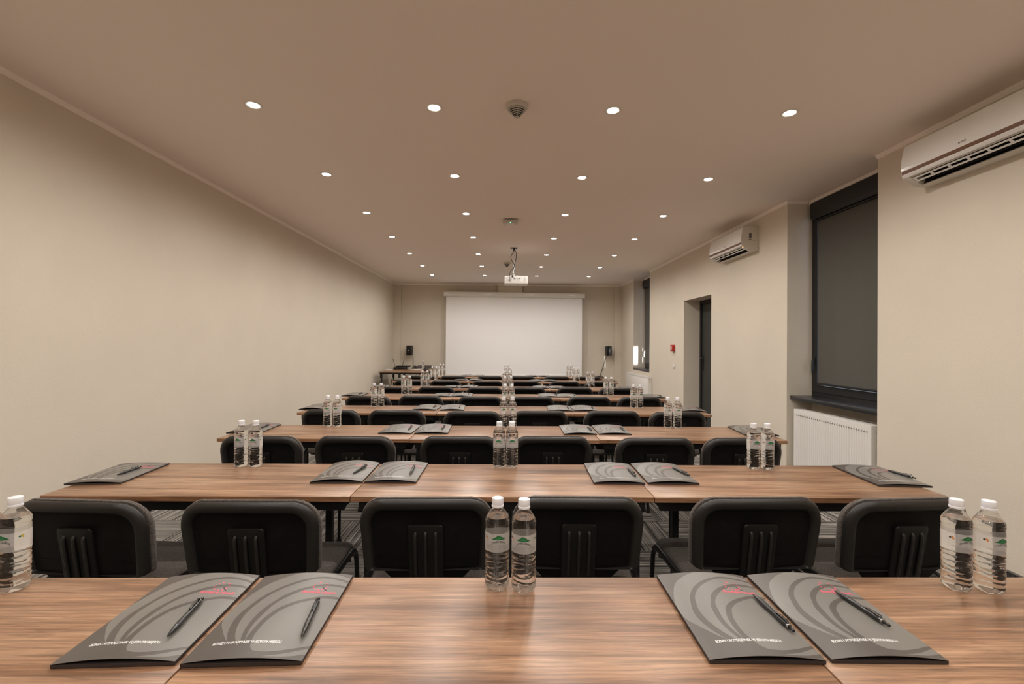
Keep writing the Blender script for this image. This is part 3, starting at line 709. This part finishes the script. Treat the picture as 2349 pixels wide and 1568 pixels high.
# ------------------------------------------------------------------ radiators
def radiator(xf, y0, y1, z0, z1, depth, label, ribs):
    t = thing('radiator', label, 'radiator', (xf, (y0+y1)/2, 0), group='white panel radiators')
    L_ = (y1-y0)/2
    if ribs:
        n = 34; P = [(.0, -L_), (0, -L_+.012)]
        pitch = (2*L_-.03)/n
        for k in range(n):
            a = -L_+.015+pitch*k; P += [(0, a), (.000, a+pitch*.55), (.006, a+pitch*.72), (.006, a+pitch*.86)]
        P += [(0, L_-.012), (0, L_), (.012, L_), (.012, -L_)]
        b = MB().loft([[(x, y, z) for x, y in P] for z in (z0+.02, z1-.045)])
        b.box((-.0, -L_, z0), (.012, L_, z0+.02)).box((0, -L_, z1-.045), (.012, L_, z1-.004))
        fp = obj('front_panel', b.mesh('front_panel', M['rad'], 25), t)
        for k in range(n-1):
            yy = -L_+.015+pitch*(k+1)
            obj('slot', MB().box((-.0006, yy-.008, z1-.062), (.0005, yy+.004, z1-.054)).mesh('slot', M['slot'], 0), fp)
    else:
        b = MB().rbox((0, -L_, z0), (.014, L_, z1-.045), .003, .003, 2).box((.004, -L_, z1-.043), (.012, L_, z1-.004)).box((0, -L_, z1-.038), (.006, L_, z1-.012))
        obj('front_panel', b.mesh('front_panel', M['rad'], 25), t)
    g = MB()
    for x in [.012+(depth-.02)*k/5 for k in range(6)]: g.box((x, -L_+.01, z1-.01), (x+.004, L_-.01, z1-.002))
    for k in range(int(L_*2/.05)): g.box((.012, -L_+.02+.05*k, z1-.012), (depth-.006, -L_+.024+.05*k, z1-.003))
    obj('top_grille', g.mesh('top_grille', M['rad'], 0), t)
    obj('inner_core', MB().box((.03, -L_+.03, z0+.02), (depth-.02, L_-.03, z1-.03)).mesh('inner_core', M['slot'], 0), t)
    obj('back_panel', MB().box((depth-.012, -L_, z0), (depth, L_, z1-.006)).mesh('back_panel', M['rad'], 0), t)
    for s_ in (-1, 1):
        ya = L_-.003 if s_ > 0 else -L_
        sp = obj('side_panel', MB().rbox((.004, ya-.002, z0+.005), (depth-.002, ya+.005, z1), .002, .002, 1).mesh('side_panel', M['rad'], 0), t)
        if s_ < 0:
            obj('valve', MB().lathe([(.016, 0), (.018, .004), (.016, .010), (.008, .012)], 14, T=Matrix.Translation((depth*.55, ya-.002, z1-.055)) @ Matrix.Rotation(PI/2, 4, 'X')).mesh('valve', M['chrome']), sp)
            obj('sticker', MB().lathe([(.014, 0), (.014, .001)], 16, T=Matrix.Translation((depth*.55, ya-.002, z1-.115)) @ Matrix.Rotation(PI/2, 4, 'X')).mesh('sticker', M['yellow'], 0), sp)
        else:
            obj('plug', MB().lathe([(.011, 0), (.011, .02), (.007, .024)], 12, T=Matrix.Translation((depth*.5, ya+.003, z1-.03)) @ Matrix.Rotation(-PI/2, 4, 'X')).mesh('plug', M['white']), sp)
    for yy in (-L_+.15, L_-.15):
        obj('foot', MB().box((.02, yy-.015, 0), (depth-.02, yy+.015, z0+.03)).mesh('foot', M['rad'], 0), t)
radiator(2.965, 3.655, 4.640, .10, .712, .11, 'white ribbed panel radiator in the niche under the nearer window', True)
radiator(2.855, 9.10, 10.71, .10, .728, .085, 'flat white panel radiator below the far window, beyond the doorway', False)

# ------------------------------------------------------------------ projection screen
SY = 11.42
t = thing('projection_screen', 'large white pull-down projection screen in long cream casing on the front wall', 'projection screen', (.217, SY, 0))
tilt = (0, .0055, 0)
prof = [(-.066, .014), (-.070, .022), (-.070, .094), (-.060, .112), (-.042, .122), (.05, .124), (.10, .12), (.10, .0), (-.05, 0), (-.060, .004)]
f = lambda x: (lambda y, z: (x, y, z))
cs = obj('casing', MB().prism(prof, f(-1.735), f(1.735)).mesh('casing', M['casing'], 40), t, (0, 0, 2.530), tilt)
for sx in (-1, 1):
    pe = [(y*1.04, z*1.04-.002) for y, z in prof]
    obj('end_cap', MB().prism(pe, f(sx*1.742-.018), f(sx*1.742+.018)).mesh('end_cap', M['casing'], 40), cs)
fb = MB().loft([[(x, .012*math.sin(k*.9)*.15, z) for x, k in [(-1.705+3.41*q/20, q) for q in range(21)]] for z in (2.54, 1.9, 1.2, .585)], closed=False, caps=False)
fb.loft([[(x, .0015, z) for x in (1.705, -1.705)] for z in (2.54, .585)], closed=False, caps=False)
obj('screen_fabric', fb.mesh('screen_fabric', M['screen'], 60), t)
obj('bottom_bar', MB().rbox((-1.712, -.012, .562), (1.712, .012, .594), .006, .004, 3).mesh('bottom_bar', M['white']), t)
ch = obj('pull_chain', None, t)
bead = MB().lathe([(.001, -.009), (.008, -.005), (.010, 0), (.008, .005), (.001, .009)], 8).mesh('chain_link', M['chrome'])
for k in range(9): obj('chain_link', bead, ch, (1.722+.006*(k % 2), -.03, 2.51-.022*k))

# speakers with cables
def speaker(x, z0, side, label):
    t = thing('wall_speaker', label, 'speaker', (x, YF, z0), group='black speakers beside the screen')
    T = Matrix.Translation((0, -.155, 0)) @ Matrix.Rotation(-side*.18, 4, 'Z')
    obj('cabinet', MB().rbox((-.068, -.07, 0), (.068, .07, .25), .022, .008, 4, T=T).mesh('cabinet', M['shell']), t)
    obj('grille', MB().rbox((-.058, -.076, .012), (.058, -.066, .238), .006, .002, 3, T=T).mesh('grille', M['black']), t)
    obj('badge', MB().box((-.008, -.0775, .118), (.008, -.0755, .134), T=T).mesh('badge', M['white'], 0), t, label='tiny white badge')
    obj('bracket', MB().tube([(0, -.10, .125), (0, -.03, .125)], .014, 8).box((-.03, -.008, .08), (.03, 0, .17)).mesh('bracket', M['black']), t)
    return t
speaker(-2.395, 1.055, 1, 'black speaker on the front wall at the left of the screen, over the corner tables')
speaker(2.60, 1.075, -1, 'black speaker on the front wall at the right of the screen')
def cable(P, r, label, m='black'):
    o = thing('speaker_cable', label, 'cable', P[0], me=MB().tube([Vector(p)-Vector(P[0]) for p in cat(P, 6)], r, 6).mesh('speaker_cable', M[m], 60), group='cables of the wall speakers'); return o
cable([(-2.335, YF-.05, 1.07), (-2.333, YF-.02, .95), (-2.335, YF-.015, .75), (-2.335, YF-.015, .3)], .006, 'thin dark cable hanging straight down from the speaker left of the screen')
cable([(2.58, YF-.06, 1.09), (2.56, YF-.02, 1.0), (2.50, YF-.02, .80), (2.42, YF-.02, .55), (2.38, YF-.02, .25)], .007, 'dark cable slanting down from the speaker right of the screen')

# ------------------------------------------------------------------ projector
PY = 7.20
t = thing('projector', 'white ceiling projector hung on a pole in the middle of the room', 'projector', (.165, PY, 2.292), 0)
obj('body', MB().rbox((-.184, -.13, 0), (.184, .15, .125), .03, .016, 4).mesh('body', M['white']), t)
obj('underside_edge', MB().rbox((-.180, -.132, .004), (.180, -.12, .036), .006, .004, 2).mesh('underside_edge', M['acb']), t)
obj('port_panel', MB().box((-.085, -.1325, .042), (.085, -.1295, .098)).mesh('port_panel', M['white'], 0), t)
pp = t.children[-1]
for (x, z, w, h) in ((-.035, .082, .018, .010), (-.012, .082, .008, .006), (.004, .082, .006, .006), (.018, .082, .006, .006), (.048, .082, .012, .012), (-.078, .06, .016, .010), (-.035, .06, .018, .010), (-.01, .06, .006, .010), (.004, .06, .006, .010), (.020, .06, .010, .012), (.036, .06, .006, .012), (.056, .06, .014, .010)):
    obj('port', MB().box((x-w/2, -.134, z-h/2), (x+w/2, -.132, z+h/2)).mesh('port', M['black'], 0), pp)
for x in (-.155, .13): obj('vent', MB().rbox((x-.010, -.1335, .03), (x+.010, -.129, .1), .003, .001, 2).mesh('vent', M['acb'], 0), t)
obj('lens', MB().lathe([(.035, 0), (.035, .02), (.028, .022), (.01, .016)], 20, T=Matrix.Translation((-.08, .15, .07)) @ Matrix.Rotation(-PI/2, 4, 'X')).mesh('lens', M['black']), t)
obj('mount_plate', MB().rbox((-.12, -.06, .125), (.07, .06, .138), .01, .003, 3).mesh('mount_plate', M['white']), t)
obj('pole', MB().lathe([(.017, .136), (.019, .20), (.013, .21), (.013, H-2.292-.03)], 16, T=Matrix.Translation((-.04, 0, 0))).mesh('pole', M['rad']), t)
obj('ceiling_plate', MB().rbox((-.095, -.03, H-2.292-.012), (.015, .03, H-2.292), .006, .003, 3).box((-.05, -.02, H-2.292-.05), (-.03, .02, H-2.292-.01)).mesh('ceiling_plate', M['black']), t)
for P, r_ in (([(-.036, -.02, .58), (-.05, -.03, .52), (-.085, -.03, .44), (-.075, -.035, .38), (-.03, -.035, .30), (-.06, -.06, .24), (-.10, -.14, .17), (-.11, -.15, .09), (-.112, -.135, .055)], .0045), ([(-.036, -.02, .575), (-.005, -.03, .5), (-.005, -.03, .42), (-.03, -.04, .31), (-.04, -.05, .25), (-.03, -.08, .18), (-.06, -.14, .13), (-.062, -.135, .105)], .0045)):
    obj('cable', MB().tube(cat(P, 5), r_, 6).mesh('cable', M['black'], 60), t)
for x, z in ((-.112, .055), (-.062, .105)): obj('plug', MB().rbox((x-.010, -.16, z-.008), (x+.010, -.132, z+.008), .003, .002, 2).mesh('plug', M['black']), t)

# ceiling devices
def detector(x, y, label):
    t = thing('smoke_detector', label, 'smoke detector', (x, y, H), group='smoke detectors on the ceiling')
    obj('base', MB().lathe([(.070, 0), (.071, -.006), (.068, -.020), (.062, -.026), (.052, -.030), (.030, -.030)], 32).mesh('base', M['detector']), t)
    obj('dark_core', MB().lathe([(.048, -.028), (.040, -.045), (.018, -.072), (.004, -.076)], 24).mesh('dark_core', M['black']), t)
    for k in range(5):
        r = .053-.0085*k; z = -.034-.0085*k
        obj('louvre_ring', MB().lathe([(r, z), (r+.001, z-.002), (r-.0015, z-.004), (r-.006, z-.003), (r-.006, z)], 28, caps=False).mesh('louvre_ring', M['detector']), t)
    obj('tip', MB().lathe([(.014, -.072), (.013, -.080), (.008, -.083), (.001, -.083)], 18).mesh('tip', M['detector']), t)
    for k in range(4):
        a = k*PI/2+.1; ca, sa = math.cos(a), math.sin(a)
        obj('strut', MB().tube([(.053*ca, .053*sa, -.030), (.016*ca, .016*sa, -.076)], .0016, 5).mesh('strut', M['detector']), t)
detector(.063, 2.90, 'round ribbed smoke detector on the ceiling between the nearest downlights')
detector(.019, 8.51, 'small dark-looking smoke detector on the ceiling beyond the projector pole')
t = thing('wireless_access_point', 'flat white rounded ceiling unit with a green light, ahead of the projector', 'access point', (.052, 5.58, H))
obj('body', MB().rbox((-.092, -.075, -.042), (.092, .075, -.008), .03, .012, 5).mesh('body', M['detector']), t)
obj('mount', MB().rbox((-.04, -.04, -.01), (.04, .04, 0), .01, .002, 3).mesh('mount', M['acb']), t)
obj('cover_panel', MB().rbox((-.045, -.05, -.046), (.045, .05, -.040), .008, .002, 3).mesh('cover_panel', M['acb']), t)
obj('indicator_light', MB().box((-.006, -.052, -.050), (.006, -.046, -.044)).mesh('indicator_light', M['led'], 0), t)
for x in (-.03, .0, .03): obj('port', MB().box((x-.006, -.077, -.022), (x+.006, -.074, -.014)).mesh('port', M['black'], 0), t)

# wall devices
t = thing('fire_call_point', 'red fire alarm call point on the wall beyond the doorway', 'fire alarm', (XR, 7.925, 1.245))
obj('housing', MB().rbox((-.05, -.048, 0), (0, .048, .12), .006, .004, 3).mesh('housing', M['red']), t)
obj('front_window', MB().box((-.0515, -.022, .03), (-.0495, .022, .058)).box((-.0515, -.022, .064), (-.0495, .022, .092)).mesh('front_window', M['white'], 0), t, label='white break-glass window')
t = thing('light_switch', 'small ivory light switch under the red call point', 'switch', (XR, 7.90, .955))
obj('plate', MB().rbox((-.012, -.04, 0), (0, .04, .085), .006, .003, 3).mesh('plate', M['ivory']), t)
obj('rocker', MB().rbox((-.018, -.025, .015), (-.010, .025, .07), .004, .002, 2).mesh('rocker', M['white']), t)

# ------------------------------------------------------------------ things on the corner tables
z = TZ+.001
t = thing('wireless_receiver', 'black radio microphone receiver with two upright antennas on the corner table', 'receiver', (-2.46, 10.76, z), .1)
obj('case', MB().rbox((-.15, -.10, 0), (.15, .10, .045), .008, .004, 3).mesh('case', M['shell']), t)
obj('display', MB().box((-.05, -.1015, .012), (.05, -.0995, .034)).mesh('display', M['black'], 0), t)
for x, dx_, h in ((-.13, -.06, .20), (.02, .05, .17)):
    obj('antenna', MB().tube([(x, .08, .04), (x+dx_*.1, .085, .06), (x+dx_, .09, .04+h)], .006, 6).mesh('antenna', M['black']), t)
t = thing('amplifier', 'low black audio unit stacked above the receiver on the corner table', 'amplifier', (-2.41, 10.77, z+.046), -.05)
obj('case', MB().rbox((-.13, -.09, 0), (.17, .09, .035), .006, .004, 3).mesh('case', M['shell']), t)
for x in (-.08, -.02, .04): obj('knob', MB().lathe([(.010, 0), (.009, .012)], 12, T=Matrix.Translation((x, -.09, .018)) @ Matrix.Rotation(PI/2, 4, 'X')).mesh('knob', M['black']), t)
P = [(.06*math.cos(a*.7)*(1-.02*a), .05*math.sin(a*.7), .012+.0028*a) for a in range(0, 30)]
thing('coiled_cable', 'loose coil of black cable beside the receiver on the corner table', 'cable', (-2.14, 10.78, z-.006+.001), me=MB().tube(P, .007, 6).mesh('coiled_cable', M['black'], 60))
t = thing('power_adapter', 'small white box lying at the wall end of the corner table', 'adapter', (-2.585, 10.20, z))
obj('case', MB().rbox((-.07, -.05, 0), (.07, .05, .022), .006, .004, 3).mesh('case', M['white']), t)
t.location.z = z
for k, (x, y, a) in enumerate(((-2.08, 10.62, .5), (-1.98, 10.78, .3))):
    thing('paper_sheet', ['blank paper sheet lying nearer on the corner table', 'blank paper sheet lying farther on the corner table'][k], 'paper', (x, y-.14, z+.001*k), a, me=MB().loft([[(x_, -.148, .0003+zz), (x_, .148, .0003+zz)] for x_, zz in [(-.105+.21*q/8, .010*(q/8)**2) for q in range(9)]], closed=False, caps=False).mesh('paper_sheet', M['paper']), group='paper sheets on the corner tables')
t = thing('laptop_bag', 'small black pouch on the aisle end of the corner table', 'pouch', (-1.75, 10.12, z))
obj('pouch', MB().loft([[(x, y, zz) for x, y in rrect(.06-e, .05-e, .03, 4)] for zz, e in ((0, .006), (.01, 0), (.035, .004), (.055, .015), (.062, .025))]).mesh('pouch', M['shell'], 60), t)
obj('zip', MB().tube([(-.03, 0, .062), (0, 0, .064), (.03, 0, .062)], .002, 5).mesh('zip', M['penm']), t)
